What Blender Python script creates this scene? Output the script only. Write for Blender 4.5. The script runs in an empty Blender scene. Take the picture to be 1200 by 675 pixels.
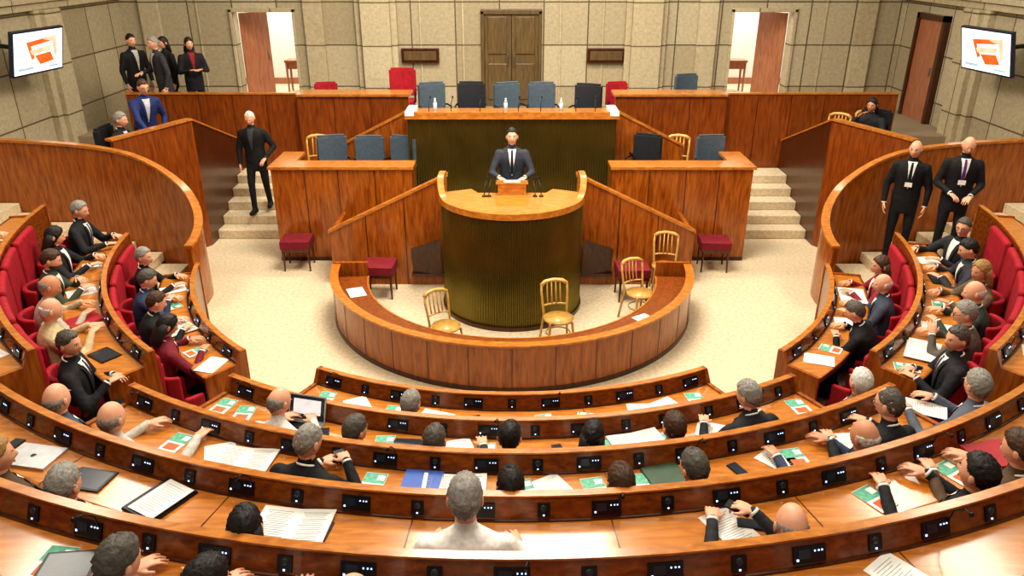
import bpy, bmesh, math, random
import numpy as np
from mathutils import Vector, Matrix
random.seed(7); rng=np.random.default_rng(5)
R_=math.radians; sin=math.sin; cos=math.cos
S=bpy.context.scene
H=4.5; CY=9.67
# ------------------------------------------------------------------ materials
def hexc(h):
    h=h.lstrip('#'); o=[]
    for i in (0,2,4):
        c=int(h[i:i+2],16)/255; o.append(c/12.92 if c<=.04045 else ((c+.055)/1.055)**2.4)
    return (o[0],o[1],o[2],1)
_mc={}
def M(name,col,rough=.6,metal=0,noise=.12,scale=18,emit=0,bump=0,coat=0,bscale=None):
    key=(name,col,rough)
    if key in _mc: return _mc[key]
    m=bpy.data.materials.new(name); m.use_nodes=True; nt=m.node_tree; b=nt.nodes['Principled BSDF']
    c=hexc(col)
    b.inputs['Roughness'].default_value=rough; b.inputs['Metallic'].default_value=metal
    b.inputs['Coat Weight'].default_value=coat
    tc=nt.nodes.new('ShaderNodeTexCoord'); n=nt.nodes.new('ShaderNodeTexNoise'); n.inputs['Scale'].default_value=scale
    n.inputs['Detail'].default_value=4
    nt.links.new(tc.outputs['Object'],n.inputs['Vector'])
    r=nt.nodes.new('ShaderNodeValToRGB')
    r.color_ramp.elements[0].position=.3; r.color_ramp.elements[1].position=.7
    r.color_ramp.elements[0].color=tuple(x*(1-noise) for x in c[:3])+(1,)
    r.color_ramp.elements[1].color=tuple(min(1,x*(1+noise)) for x in c[:3])+(1,)
    nt.links.new(n.outputs['Fac'],r.inputs['Fac']); nt.links.new(r.outputs['Color'],b.inputs['Base Color'])
    if emit:
        nt.links.new(r.outputs['Color'],b.inputs['Emission Color']); b.inputs['Emission Strength'].default_value=emit
    if bump:
        src=n
        if bscale:
            src=nt.nodes.new('ShaderNodeTexNoise'); src.inputs['Scale'].default_value=bscale; nt.links.new(tc.outputs['Object'],src.inputs['Vector'])
        bp=nt.nodes.new('ShaderNodeBump'); bp.inputs['Strength'].default_value=bump; bp.inputs['Distance'].default_value=.01 if not bscale else .03
        nt.links.new(src.outputs['Fac'],bp.inputs['Height']); nt.links.new(bp.outputs['Normal'],b.inputs['Normal'])
    _mc[key]=m; return m
def WOOD(name,c1,c2,rough=.3,sc=(9,9,1.2),coat=.35):
    m=bpy.data.materials.new(name); m.use_nodes=True; nt=m.node_tree; b=nt.nodes['Principled BSDF']
    b.inputs['Roughness'].default_value=rough; b.inputs['Coat Weight'].default_value=coat; b.inputs['Coat Roughness'].default_value=.12
    tc=nt.nodes.new('ShaderNodeTexCoord'); mp=nt.nodes.new('ShaderNodeMapping'); mp.inputs['Scale'].default_value=sc
    nt.links.new(tc.outputs['Object'],mp.inputs['Vector'])
    n=nt.nodes.new('ShaderNodeTexNoise'); n.inputs['Scale'].default_value=3; n.inputs['Detail'].default_value=7; n.inputs['Distortion'].default_value=.5
    nt.links.new(mp.outputs['Vector'],n.inputs['Vector'])
    r=nt.nodes.new('ShaderNodeValToRGB'); r.color_ramp.elements[0].position=.3; r.color_ramp.elements[1].position=.7
    r.color_ramp.elements[0].color=hexc(c1); r.color_ramp.elements[1].color=hexc(c2)
    nt.links.new(n.outputs['Fac'],r.inputs['Fac']); nt.links.new(r.outputs['Color'],b.inputs['Base Color'])
    return m
def STONE(name,c1,c2,mort,w=.93,h=1.2):
    m=bpy.data.materials.new(name); m.use_nodes=True; nt=m.node_tree; b=nt.nodes['Principled BSDF']; b.inputs['Roughness'].default_value=.85
    tc=nt.nodes.new('ShaderNodeTexCoord'); sp=nt.nodes.new('ShaderNodeSeparateXYZ'); nt.links.new(tc.outputs['Object'],sp.inputs[0])
    ad=nt.nodes.new('ShaderNodeMath'); ad.operation='ADD'; nt.links.new(sp.outputs[0],ad.inputs[0]); nt.links.new(sp.outputs[1],ad.inputs[1])
    cb=nt.nodes.new('ShaderNodeCombineXYZ'); nt.links.new(ad.outputs[0],cb.inputs[0]); nt.links.new(sp.outputs[2],cb.inputs[1])
    br=nt.nodes.new('ShaderNodeTexBrick'); br.inputs['Scale'].default_value=1; br.inputs['Brick Width'].default_value=w; br.inputs['Row Height'].default_value=h
    br.inputs['Mortar Size'].default_value=.014; br.offset=0.0; br.inputs['Bias'].default_value=0
    br.inputs['Color1'].default_value=hexc(c1); br.inputs['Color2'].default_value=hexc(c2); br.inputs['Mortar'].default_value=hexc(mort)
    nt.links.new(cb.outputs[0],br.inputs['Vector'])
    n=nt.nodes.new('ShaderNodeTexNoise'); n.inputs['Scale'].default_value=15; n.inputs['Detail'].default_value=10; n.inputs['Roughness'].default_value=.8; nt.links.new(tc.outputs['Object'],n.inputs['Vector'])
    r=nt.nodes.new('ShaderNodeValToRGB'); r.color_ramp.elements[0].color=(.66,.63,.57,1); r.color_ramp.elements[1].color=(1.0,.99,.96,1)
    r.color_ramp.elements[0].position=.32; r.color_ramp.elements[1].position=.64
    nt.links.new(n.outputs['Fac'],r.inputs['Fac'])
    mx=nt.nodes.new('ShaderNodeMix'); mx.data_type='RGBA'; mx.blend_type='MULTIPLY'; mx.inputs[0].default_value=1
    nt.links.new(br.outputs['Color'],mx.inputs[6]); nt.links.new(r.outputs['Color'],mx.inputs[7]); nt.links.new(mx.outputs[2],b.inputs['Base Color'])
    bp=nt.nodes.new('ShaderNodeBump'); bp.inputs['Strength'].default_value=.25; bp.inputs['Distance'].default_value=.01
    nt.links.new(n.outputs['Fac'],bp.inputs['Height']); nt.links.new(bp.outputs['Normal'],b.inputs['Normal'])
    return m
stone=STONE('stone_blocks','#c4b9a0','#ab9f84','#655a44',.93,.86)
stone2=STONE('stone_pilaster','#ccc1a6','#bbae92','#75694f',1.7,.86)
panelw=WOOD('wood_panel','#7c3c0c','#ad6422',.26)
panelw2=WOOD('wood_panel_red','#6a3210','#96501a',.28)
darkw=WOOD('wood_dark','#32170a','#54290f',.32)
railw=WOOD('wood_rail','#61300e','#8d4d1a',.22,(4,10,10))
deskw=WOOD('wood_desktop','#ac6320','#d08a3c',.20,(1.6,11,11),.7)
edgew=WOOD('wood_edge','#a05c1e','#c68236',.24,(3,8,8))
doorw=WOOD('bronze_door','#54432a','#715c38',.4)
bronze=M('ribbed_bronze','#7c7038',.27,metal=.85,noise=.12,scale=3)
carpet=M('floor_carpet','#d2c1a2',.6,noise=.16,scale=22,bump=.2)
carpet2=M('tier_carpet','#94836a',.95,noise=.16,scale=60,bump=.3)
redv=M('red_velvet','#a01024',.8,noise=.2,scale=14)
redd=M('red_velvet_dark','#761222',.85,noise=.2,scale=14)
blackp=M('black_plastic','#0e0e12',.35)
led=M('led_blue','#a8c8ff',.4,emit=2.0)
scrgrey=M('screen_grey','#2a3038',.2)
white=M('white_paper','#eeeae2',.7,noise=.03)
teal=M('leaflet_green','#62ab90',.6,noise=.3,scale=40)
orange=M('leaflet_orange','#de6a3c',.6,noise=.3,scale=30)
slate=M('slate_leather','#4d5b66',.5,noise=.15)
blackl=M('black_leather','#24262c',.5,noise=.15)
chairw=WOOD('beech','#b98a42','#dab062',.4,(6,6,6))
chrome=M('steel','#9a9a9a',.3,metal=.9)
skinA=M('skin_light','#e2a888',.5,noise=.05,scale=30); skinB=M('skin_tan','#cf9270',.5,noise=.05,scale=30)
lipm=M('lips','#ac5e52',.5); eyew=M('eye_white','#e6e2dc',.3,noise=.02); iris=M('iris','#2a1c14',.3)
HAIR={k:M('hair_'+k,c,.55,noise=.25,scale=70,bump=.5) for k,c in dict(black='#1b1613',brown='#4a3220',grey='#8f8a82',white='#cfccc4',blond='#a07c4a',dgrey='#565048').items()}
def cloth(c): return M('cloth_'+c.strip('#'),c,.8,noise=.12,scale=40,bump=.6,bscale=11)
# ------------------------------------------------------------------ mesh builder
class MB:
    def __init__(s): s.v=[];s.f=[];s.m=[];s.s=[];s.mats=[]
    def mi(s,mat):
        if mat not in s.mats: s.mats.append(mat)
        return s.mats.index(mat)
    def add(s,vs,fs,mat,X=None,smooth=False):
        o=len(s.v)
        if X is not None: vs=[X@Vector(v) for v in vs]
        s.v+= [tuple(v) for v in vs]; s.f+=[tuple(i+o for i in f) for f in fs]
        k=s.mi(mat); s.m+=[k]*len(fs); s.s+=[smooth]*len(fs)
    def box(s,c,d,mat,X=None):
        x,y,z=c; a,b,e=d[0]/2,d[1]/2,d[2]/2
        vs=[(x+i*a,y+j*b,z+k*e) for i in(-1,1) for j in(-1,1) for k in(-1,1)]
        s.add(vs,[(0,1,3,2),(4,6,7,5),(0,4,5,1),(2,3,7,6),(0,2,6,4),(1,5,7,3)],mat,X)
    def b2(s,x0,x1,y0,y1,z0,z1,mat): s.box(((x0+x1)/2,(y0+y1)/2,(z0+z1)/2),(abs(x1-x0),abs(y1-y0),abs(z1-z0)),mat)
    def prism(s,poly,z0,z1,mat):
        n=len(poly); vs=[(p[0],p[1],z0) for p in poly]+[(p[0],p[1],z1) for p in poly]
        s.add(vs,[tuple(range(n-1,-1,-1)),tuple(range(n,2*n))]+[(i,(i+1)%n,n+(i+1)%n,n+i) for i in range(n)],mat)
    def slab(s,poly3,off,mat):
        n=len(poly3); o=Vector(off); vs=[Vector(p) for p in poly3]; vs+=[v+o for v in vs]
        s.add(vs,[tuple(range(n)),tuple(range(2*n-1,n-1,-1))]+[(i,(i+1)%n,n+(i+1)%n,n+i) for i in range(n)],mat)
    def loft(s,rings,mat,n=14,X=None,smooth=True):
        vs=[];fs=[]
        for c,ax,ay in rings:
            for i in range(n):
                a=2*math.pi*i/n; vs.append(Vector(c)+Vector(ax)*cos(a)+Vector(ay)*sin(a))
        m=len(rings)
        for k in range(m-1):
            for i in range(n):
                j=(i+1)%n; fs.append((k*n+i,k*n+j,(k+1)*n+j,(k+1)*n+i))
        fs.append(tuple(range(n-1,-1,-1))); fs.append(tuple((m-1)*n+i for i in range(n)))
        s.add(vs,fs,mat,X,smooth)
    def cap(s,a,b,ra,rb,mat,n=12,X=None,round_=True):
        a=Vector(a);b=Vector(b); d=(b-a); L=d.length; d=d/L if L>1e-6 else Vector((0,0,1))
        u=d.orthogonal().normalized(); w=d.cross(u)
        rs=[]
        if round_:
            for t in (80,50,25): rs.append((a-d*ra*sin(R_(t)),u*ra*cos(R_(t)),w*ra*cos(R_(t))))
        rs.append((a,u*ra,w*ra)); rs.append((b,u*rb,w*rb))
        if round_:
            for t in (25,50,80): rs.append((b+d*rb*sin(R_(t)),u*rb*cos(R_(t)),w*rb*cos(R_(t))))
        s.loft(rs,mat,n,X)
    def tube(s,pts,r,mat,n=8,X=None):
        pts=[Vector(p) for p in pts]; rs=[]
        u=None
        for i,p in enumerate(pts):
            d=(pts[min(i+1,len(pts)-1)]-pts[max(i-1,0)]).normalized()
            if u is None: u=d.orthogonal().normalized()
            else: u=(u-d*u.dot(d)).normalized()
            w=d.cross(u); rs.append((p,u*r,w*r))
        s.loft(rs,mat,n,X)
    def ell(s,c,r,mat,X=None,nu=12,nv=8):
        rs=[]
        for k in range(nv+1):
            t=math.pi*(k+.02 if k==0 else (k-.02 if k==nv else k))/nv-math.pi/2
            rs.append(((c[0],c[1],c[2]+r[2]*sin(t)),(r[0]*cos(t),0,0),(0,r[1]*cos(t),0)))
        s.loft(rs,mat,nu,X)
    def sweep(s,prof,t0,t1,mat,step=2.0,cy=CY,cx=0,smooth=False):
        n=max(2,int(abs(t1-t0)/step)+1); m=len(prof) if not callable(prof) else len(prof(t0)); vs=[];fs=[]
        for i in range(n):
            td=t0+(t1-t0)*i/(n-1); t=R_(td)
            for r,z in (prof(td) if callable(prof) else prof): vs.append((cx+r*sin(t),cy-r*cos(t),z))
        for i in range(n-1):
            for j in range(m):
                k=(j+1)%m; fs.append((i*m+j,i*m+k,(i+1)*m+k,(i+1)*m+j))
        fs.append(tuple(range(m))); fs.append(tuple((n-1)*m+j for j in range(m-1,-1,-1)))
        s.add(vs,fs,mat,None,smooth)
    def rect(s,r0,r1,z0,z1,t0,t1,mat,step=2.0,cy=CY,cx=0): s.sweep([(r0,z0),(r0,z1),(r1,z1),(r1,z0)],t0,t1,mat,step,cy,cx)
    def mesh(s,name,recalc=True):
        me=bpy.data.meshes.new(name); me.from_pydata(s.v,[],s.f)
        for mt in s.mats: me.materials.append(mt)
        me.polygons.foreach_set('material_index',s.m); me.polygons.foreach_set('use_smooth',s.s)
        if recalc:
            bm=bmesh.new(); bm.from_mesh(me); bmesh.ops.recalc_face_normals(bm,faces=bm.faces); bm.to_mesh(me); bm.free()
        me.update(); return me
    def build(s,name,loc=(0,0,0),rot=0,parent=None,bevel=0):
        return place(s.mesh(name),name,loc,rot,parent,bevel)
def place(me,name,loc=(0,0,0),rot=0,parent=None,bevel=0,scale=1):
    o=bpy.data.objects.new(name,me); S.collection.objects.link(o); o.location=loc; o.rotation_euler=(0,0,rot); o.scale=(scale,)*3
    if parent: o.parent=parent
    if bevel:
        b=o.modifiers.new('bev','BEVEL'); b.width=bevel; b.segments=2; b.limit_method='ANGLE'; b.angle_limit=R_(40)
    return o
# ------------------------------------------------------------------ people
def to_arr(o,dg):
    ev=o.evaluated_get(dg); me=ev.to_mesh()
    v=np.empty(len(me.vertices)*3); me.vertices.foreach_get('co',v); v=v.reshape(-1,3)
    f=[tuple(p.vertices) for p in me.polygons]; ev.to_mesh_clear(); return v,f
def remesh_obj(mb,vox,it=3):
    me=mb.mesh('tmp'); o=bpy.data.objects.new('tmp',me); S.collection.objects.link(o)
    r=o.modifiers.new('r','REMESH'); r.mode='VOXEL'; r.voxel_size=vox
    s=o.modifiers.new('s','SMOOTH'); s.factor=.5; s.iterations=it
    return o
def kill(o):
    me=o.data; bpy.data.objects.remove(o); bpy.data.meshes.remove(me)
def hand_src(curl):
    b=MB(); k=white
    b.loft([((0,-.012,0),(.026,0,0),(0,0,.02)),((0,.015,0),(.032,0,0),(0,0,.018)),((0,.05,0),(.041,0,0),(0,0,.016)),((0,.085,-.002),(.041,0,0),(0,0,.012)),((0,.096,-.003),(.034,0,0),(0,0,.006))],k,12)
    for x,L,sp in ((-.031,.072,-.12),(-.0105,.082,-.03),(.0105,.076,.05),(.031,.058,.14)):
        p=Vector((x,.084,-.002)); ang=0
        for fr,da,r in ((.45,curl*.6,.0088),(.32,curl,.008),(.23,curl*.7,.0072)):
            ang+=da; q=p+Vector((sin(sp)*cos(ang),cos(sp)*cos(ang),-sin(ang)))*L*fr; b.cap(p,q,r,r*.93,k,8); p=q
    b.cap((-.022,.022,-.002),(-.05,.05,-.012),.013,.011,k,8); b.cap((-.05,.05,-.012),(-.06,.083,-.024),.0105,.0085,k,8)
    return remesh_obj(b,.0052,2)
h1=hand_src(.35); h2=hand_src(.85)
bpy.context.view_layer.update(); dg=bpy.context.evaluated_depsgraph_get()
HANDS={'relax':to_arr(h1,dg),'grip':to_arr(h2,dg)}
kill(h1);kill(h2)
def head_grid(nu=48,nv=34):
    vs=[];fs=[]
    for k in range(nv+1):
        t=math.pi*min(max(k,.02),nv-.02)/nv-math.pi/2
        for i in range(nu):
            a=2*math.pi*i/nu; vs.append((cos(t)*cos(a),cos(t)*sin(a),sin(t)))
    for k in range(nv):
        for i in range(nu):
            j=(i+1)%nu; fs.append((k*nu+i,k*nu+j,(k+1)*nu+j,(k+1)*nu+i))
    fs.append(tuple(range(nu-1,-1,-1))); fs.append(tuple(nv*nu+i for i in range(nu)))
    return np.array(vs),fs
HU,HF=head_grid()
def head_pts():
    x,y,z=HU.T; p=np.stack([x*.076,y*.096,z*.118],1)
    k=np.clip(-z,0,1)**1.3
    p[:,0]*=1-.30*k; p[:,1]*=np.where(y<0,1-.42*k,1-.05*k)
    fr=(y>0)
    g=np.exp(-((p[:,0]/.012)**2+((p[:,2]+.02)/.022)**2))*fr; p[:,1]+=.022*g
    g=np.exp(-((p[:,0]/.008)**2+((p[:,2]-.005)/.02)**2))*fr; p[:,1]+=.006*g
    g=np.exp(-(((np.abs(p[:,0])-.031)/.014)**2+((p[:,2]-.012)/.012)**2))*fr; p[:,1]-=.010*g
    g=np.exp(-(((np.abs(p[:,0])-.028)/.02)**2+((p[:,2]-.034)/.008)**2))*fr; p[:,1]+=.004*g
    g=np.exp(-((p[:,0]/.02)**2+((p[:,2]+.056)/.010)**2))*fr; p[:,1]+=.006*g
    g=np.exp(-((p[:,0]/.022)**2+((p[:,2]+.098)/.016)**2))*fr; p[:,1]+=.010*g
    return p
HP=head_pts()
def sstep(t): t=np.clip(t,0,1); return t*t*(3-2*t)
def add_head(mb,X,skin,hair,style,glasses=False,beard=False):
    mb.add([tuple(p) for p in HP],HF,skin,X,True)
    for sx in(-1,1):
        mb.ell((sx*.077,-.008,-.004),(.010,.018,.030),skin,X,8,6)
        mb.ell((sx*.031,.0745,.011),(.0135,.010,.0070),eyew,X,8,6)
        mb.ell((sx*.031,.0822,.011),(.0055,.004,.0055),iris,X,8,6)
        mb.ell((sx*.031,.0865,.031),(.018,.006,.0032),hair,X,8,6)
        if glasses:
            pts=[(sx*.032+.021*cos(a),.098,.010+.017*sin(a)) for a in np.linspace(0,6.283,13)]
            mb.tube(pts,.0020,blackp,5,X); mb.tube([(sx*.053,.096,.014),(sx*.079,-.005,.012)],.002,blackp,5,X)
    if glasses: mb.tube([(-.011,.099,.014),(.011,.099,.014)],.002,blackp,5,X)
    mb.ell((0,.0915,-.056),(.021,.007,.0050),lipm,X,10,6)
    x,y,z=HU.T
    az=np.degrees(np.arctan2(np.abs(x),y))
    if style=='long': hm=np.interp(az,[0,30,58,78,95,180],[.64,.54,.25,-.5,-1.3,-1.3])
    else: hm=np.interp(az,[0,22,38,56,72,86,100,118,150,180],[.60,.63,.62,.44,.24,.10,-.05,-.42,-.62,-.64])
    hm=hm+.035*np.sin(az*.9+x*9)
    top=.35+.65*sstep((z+.2)/.9)
    mask=sstep((z-hm)/.10+.15); th=.010
    if style=='bald': mask=mask*sstep((.40-z)/.25)*sstep((.45-y)/.3); th=.005
    if style=='thin': th=.004; mask=mask*sstep((1.15-.6*y-z)/.15+.1)
    nz=.0035*np.sin(x*15+3)*np.sin(y*17)*np.sin(z*13+1)+.0028*rng.standard_normal(len(x))
    th=th*(1+.35*np.sin(x*3.0+.6))
    off=-.006+mask*(.0075+th*top+nz)
    n=HU/np.linalg.norm(HU,axis=1)[:,None]
    q=HP+n*off[:,None]
    mb.add([tuple(p) for p in q],HF,hair,X,True)
    if style=='long':
        mb.loft([((0,-.025,.03),(.084,0,0),(0,.07,0)),((0,-.042,-.05),(.092,0,0),(0,.060,0)),((0,-.055,-.12),(.1,0,0),(0,.05,0)),((0,-.072,-.19),(.085,0,0),(0,.035,0)),((0,-.078,-.215),(.05,0,0),(0,.015,0))],hair,14,X)
    if beard:
        mask=sstep((-.25-z)/.2)*sstep((y+.1)/.3)*sstep((z+1.02)/.05)
        q=HP+n*(-.006+mask*.013)[:,None]; mb.add([tuple(p) for p in q],HF,hair,X,True)
def ik(s,w,l1,l2,pole):
    d=w-s; L=min(max(d.length,.1),.985*(l1+l2)); dr=d.normalized(); a=(l1*l1-l2*l2+L*L)/(2*L); h=math.sqrt(max(l1*l1-a*a,0))
    p=pole-dr*pole.dot(dr); p.normalize(); return s+dr*a+p*h, s+dr*L
TR=[(-.12,.150,.105),(0,.178,.132),(.12,.165,.122),(.28,.182,.128),(.38,.198,.122),(.445,.180,.100),(.485,.115,.078),(.52,.058,.060)]
PEOPLE=[]
def person(name,loc,rot,kind='sit',lean=.15,hr=None,hl=None,turn=0,tilt=.1,suit='#17181d',trous=None,shirt='#e8e6e2',tie=None,skin=None,hair='grey',style='short',glasses=False,beard=False,stride=0,scale=1,hand='relax',vox=.02,side=0,phone=False,badge=False,drop=.05):
    skin=skin or skinA
    V=Vector
    P=V((0,0,.57-drop)) if kind=='sit' else V((0,0,.96))
    up=V((sin(side),sin(lean),cos(lean))).normalized(); rt=V((1,0,-sin(side))).normalized(); fw=up.cross(rt)
    fw=fw if fw.y>0 else -fw
    mb=MB(); segs=[]
    tr=list(TR)
    if kind!='sit': tr=[(-.22,.172,.130),(-.10,.172,.13)]+tr[1:]
    mb.loft([(P+up*h,rt*rx,fw*ry) for h,rx,ry in tr],white,20)
    segs+= [(P-up*.12,P+up*.42,.15,0)]
    nb=P+up*.50; nd=V((sin(side)*.5,sin(lean*.75+.08),cos(lean*.75+.08))).normalized(); hc=nb+nd*.155
    mb.cap(nb-up*.02,hc-nd*.03,.054,.052,white,14); segs.append((nb+up*.035,hc,.05,1))
    hr=V(hr) if hr else (V((.17,.38,.79)) if kind=='sit' else V((.25,.08,.86)))
    hl=V(hl) if hl else (V((-.17,.38,.79)) if kind=='sit' else V((-.25,.08,.86)))
    wr=[]
    for sx,w in((1,hr),(-1,hl)):
        sh=P+up*.415+rt*(sx*.178); e,w=ik(sh,w,.285,.255,V((sx*.7,-.5,-.8)))
        mb.cap(sh,e,.064,.05,white); mb.cap(e,w,.05,.034,white); segs+=[(sh,e,.055,0),(e,w,.042,0)]; wr.append((sx,e,w))
    for sx in(1,-1):
        hp=P+V((sx*.09,0,-.03))
        if kind=='sit': kn=V((sx*.12,.41,.50)); an=V((sx*.12,.38,.10)); fd=V((0,1,0))
        else:
            st=stride*sx; kn=V((sx*.10,.04+st*.55,.52+abs(st)*.02)); an=V((sx*.10,-.01+st,.09+(.05 if st<0 else 0))); fd=V((sx*.15,1,0)).normalized()
        mb.cap(hp,kn,.088,.062,white); mb.cap(kn,an,.060,.045,white)
        segs+=[(hp,kn,.075,2),(kn,an,.05,2)]
        t=an+fd*.15-V((0,0,.045)); mb.cap(an-V((0,0,.035))-fd*.03,t,.05,.04,white); segs.append((an-V((0,0,.05)),t,.05,3))
    o=remesh_obj(mb,vox,3)
    PEOPLE.append(dict(o=o,segs=segs,name=name,loc=loc,rot=rot,P=P,up=up,rt=rt,fw=fw,hc=hc,nb=nb,nd=nd,lean=lean,turn=turn,tilt=tilt,wr=wr,mats=[cloth(suit),skin,cloth(trous or suit),cloth('#0d0c0c')],shirt=shirt,tie=tie,skin=skin,hair=HAIR[hair],style=style,glasses=glasses,beard=beard,scale=scale,hand=hand,tr=tr,kind=kind,phone=phone,badge=badge,suit=suit))
def finish_people():
    bpy.context.view_layer.update(); dg=bpy.context.evaluated_depsgraph_get()
    for d in PEOPLE:
        v,f=to_arr(d['o'],dg)
        cen=v[np.array([q[0] for q in f])]*.5+v[np.array([q[2] for q in f])]*.5
        best=np.full(len(f),9.); lab=np.zeros(len(f),int)
        for a,b,r,l in d['segs']:
            a=np.array(a);b=np.array(b);ab=b-a; t=np.clip(((cen-a)@ab)/(ab@ab),0,1); dist=np.linalg.norm(cen-(a+t[:,None]*ab),axis=1)-r
            m=dist<best; best[m]=dist[m]; lab[m]=l
        mb=MB(); mb.v=[tuple(p) for p in v.tolist()]; mb.f=f; mb.mats=list(d['mats'])
        mb.m=lab.tolist(); mb.s=[True]*len(f)
        P,up,rt,fw=d['P'],d['up'],d['rt'],d['fw']
        hs=[t[0] for t in d['tr']]; rxs=[t[1] for t in d['tr']]; rys=[t[2] for t in d['tr']]
        def patch(h0,h1,a0,a1,b0,b1,off,mat):
            vs=[];fs=[];n=8;m=6
            for i in range(n+1):
                q=i/n; h=h0+(h1-h0)*q; rx=np.interp(h,hs,rxs); ry=np.interp(h,hs,rys); ua=a0+(a1-a0)*q; ub=b0+(b1-b0)*q
                for j in range(m):
                    u=ua+(ub-ua)*j/(m-1); vs.append(P+up*h+rt*u+fw*(ry*math.sqrt(max(0,1-min(1,abs(u)/rx)**2))+off))
            for i in range(n):
                for j in range(m-1): fs.append((i*m+j,i*m+j+1,(i+1)*m+j+1,(i+1)*m+j))
            mb.add(vs,fs,mat,None,True)
        if d['shirt']:
            sm=cloth(d['shirt'])
            patch(.14,.50,-.008,-.058,.008,.058,.006,sm)
            for sx in(-1,1): patch(.12,.47,sx*.002,sx*.050,sx*.022,sx*.092,.012,cloth(d['suit']))
            if d['tie']: patch(.16,.47,-.024,-.014,.024,.014,.010,cloth(d['tie'])); mb.ell(tuple(P+up*.475+fw*.083),(.017,.012,.016),cloth(d['tie']))
            pts=[d['nb']+up*(.012-.018*sin(a))+rt*.056*cos(a)+fw*.058*sin(a) for a in np.linspace(0,6.283,17)]
            mb.tube(pts,.008,sm,6)
        if d['badge']: 
            X=Matrix.Translation(P+up*.2+fw*.142); mb.box((0,0,0),(.09,.006,.06),white,X)
        X=Matrix.Translation(d['hc'])@Matrix.Rotation(d['turn'],4,'Z')@Matrix.Rotation(-(d['lean']*.5+d['tilt']),4,'X')
        add_head(mb,X,d['skin'],d['hair'],d['style'],d['glasses'],d['beard'])
        hv,hf=HANDS[d['hand']]
        for sx,e,w in d['wr']:
            y=(w-e).normalized()
            if d['kind']=='sit' and w.z<.85: y=Vector((y.x,y.y,y.z*.15)).normalized()
            z=Vector((0,0,1)); 
            if d['kind']!='sit' and abs(y.z)>.7: z=Vector((sx,0,.1))
            z=(z-y*z.dot(y)).normalized(); x=y.cross(z)
            Mx=Matrix((x,y,z)).transposed().to_4x4(); Mx.translation=w
            if sx<0: Mx=Mx@Matrix.Diagonal((-1,1,1,1))
            A=np.array(Mx); q=hv@A[:3,:3].T+A[:3,3]
            mb.add(q.tolist(),hf if sx>0 else [tuple(reversed(t)) for t in hf],d['skin'],None,True)
            if d['shirt']: mb.cap(w-(w-e).normalized()*.010,w+(w-e).normalized()*.006,.034,.031,cloth(d['shirt']),10,None,False)
            if d['phone'] and sx>0:
                mb.box((-.01,.08,-.02),(.07,.14,.009),blackp,Mx)
        kill(d['o'])
        me=mb.mesh(d['name'],False)
        place(me,d['name'],d['loc'],d['rot'],scale=d['scale'])
def proj(X,Y,Z):
    d=H-Z; c,s=cos(R_(24)),sin(R_(24)); zc=Y*c+d*s; return 600+900*X/zc, 337.5+900*(d*c-Y*s)/zc
def ang(r,z,px):   # seat angle on a concentric row for a surveyed bearing
    lo,hi=-48,48
    for _ in range(40):
        m=(lo+hi)/2
        if proj(r*sin(R_(m)),CY-r*cos(R_(m)),z)[0]<px: lo=m
        else: hi=m
    return m
RC=dict(A=(3.85,.86,0),B=(4.66,1.13,.27),C=(5.45,1.40,.54),D=(6.22,1.67,.81),E=(7.0,1.95,1.08))
SEATS=[]  # (theta, r, floor)
LAP=dict(hr=(.09,.26,.60),hl=(-.09,.26,.60))
def sitter(row,px,**k):
    r,zt,fl=RC[row]; rs=r+.56; t=ang(rs-.03,fl+1.1,px)
    if k.pop('lap',False): k.update(LAP)
    k.setdefault('drop',.12); k.setdefault('lean',-.06); k.setdefault('turn',random.uniform(-.5,.5)); k.setdefault('tilt',random.uniform(0,.3)); k.setdefault('side',random.uniform(-.07,.07))
    th=R_(t); nm='seated_woman' if k.get('style')=='long' else 'seated_man'
    person(nm,(rs*sin(th),CY-rs*cos(th),fl),th+k.pop('rz',0),**k); SEATS.append((t,rs,fl))
SR=[(4.05,.86,0),(4.9,1.2,.35),(5.8,1.6,.75)]
def side(i,t,**k):
    r,zt,fl=SR[i]; rs=r+.57; th=R_(t); nm='seated_woman' if k.get('style')=='long' else 'seated_man'
    k.setdefault('drop',.11); k.setdefault('side',random.uniform(-.1,.1))
    person(nm,(rs*sin(th),CY-rs*cos(th),fl),th+k.pop('rz',0),**k)
K='#17181d'
# centre rows
sitter('A',482,suit='#4a4d56',hair='grey',lap=True)
sitter('B',313,suit='#dcd9d2',shirt=None,hair='grey',style='bald',lean=.28,tilt=.3,hr=(.12,.40,.8),turn=-.2)
sitter('B',425,suit='#6a5844',hair='dgrey',lap=True)
sitter('B',517,suit='#2a2b30',hair='dgrey',lean=-.1,hr=(.25,.36,.79))
sitter('B',602,suit='#e4e2de',shirt=None,hair='black',lean=0,lap=True,tilt=.1)
sitter('B',687,suit='#5a2030',hair='black',lean=-.04,style='long',lap=True)
sitter('B',782,suit='#2b2622',hair='brown',lean=-.02,lap=True)
sitter('B',893,suit='#1d1d22',hair='grey',lean=.26,tilt=.25,hr=(.28,.38,.80),hl=(-.22,.40,.80),drop=.06,turn=.3)
sitter('B',1003,suit='#7a6a50',hair='white',lap=True)
sitter('C',74,suit='#4a5668',hair='grey',style='bald',lean=-.05,lap=True)
sitter('C',133,suit='#ccc7bc',shirt=None,hair='grey',style='bald',lean=.0,hr=(.30,.40,.80))
sitter('C',342,suit='#101114',hair='grey',style='thin',lean=.24,tilt=.25,hr=(.16,.42,.84),hl=(-.03,.42,.80),phone=True,hand='grip',vox=.015,drop=.05,turn=-.3,side=.08)
sitter('C',601,suit='#1d1d22',hair='black',lean=-.12,lap=True)
sitter('C',726,suit='#1d1d22',hair='brown',lean=-.12,lap=True)
sitter('C',815,suit='#7a6448',hair='dgrey',lean=-.02,lap=True)
sitter('C',1003,suit='#3c4860',hair='white',style='bald',lean=-.04,skin=skinB,hl=(-.3,.36,.79))
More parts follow.
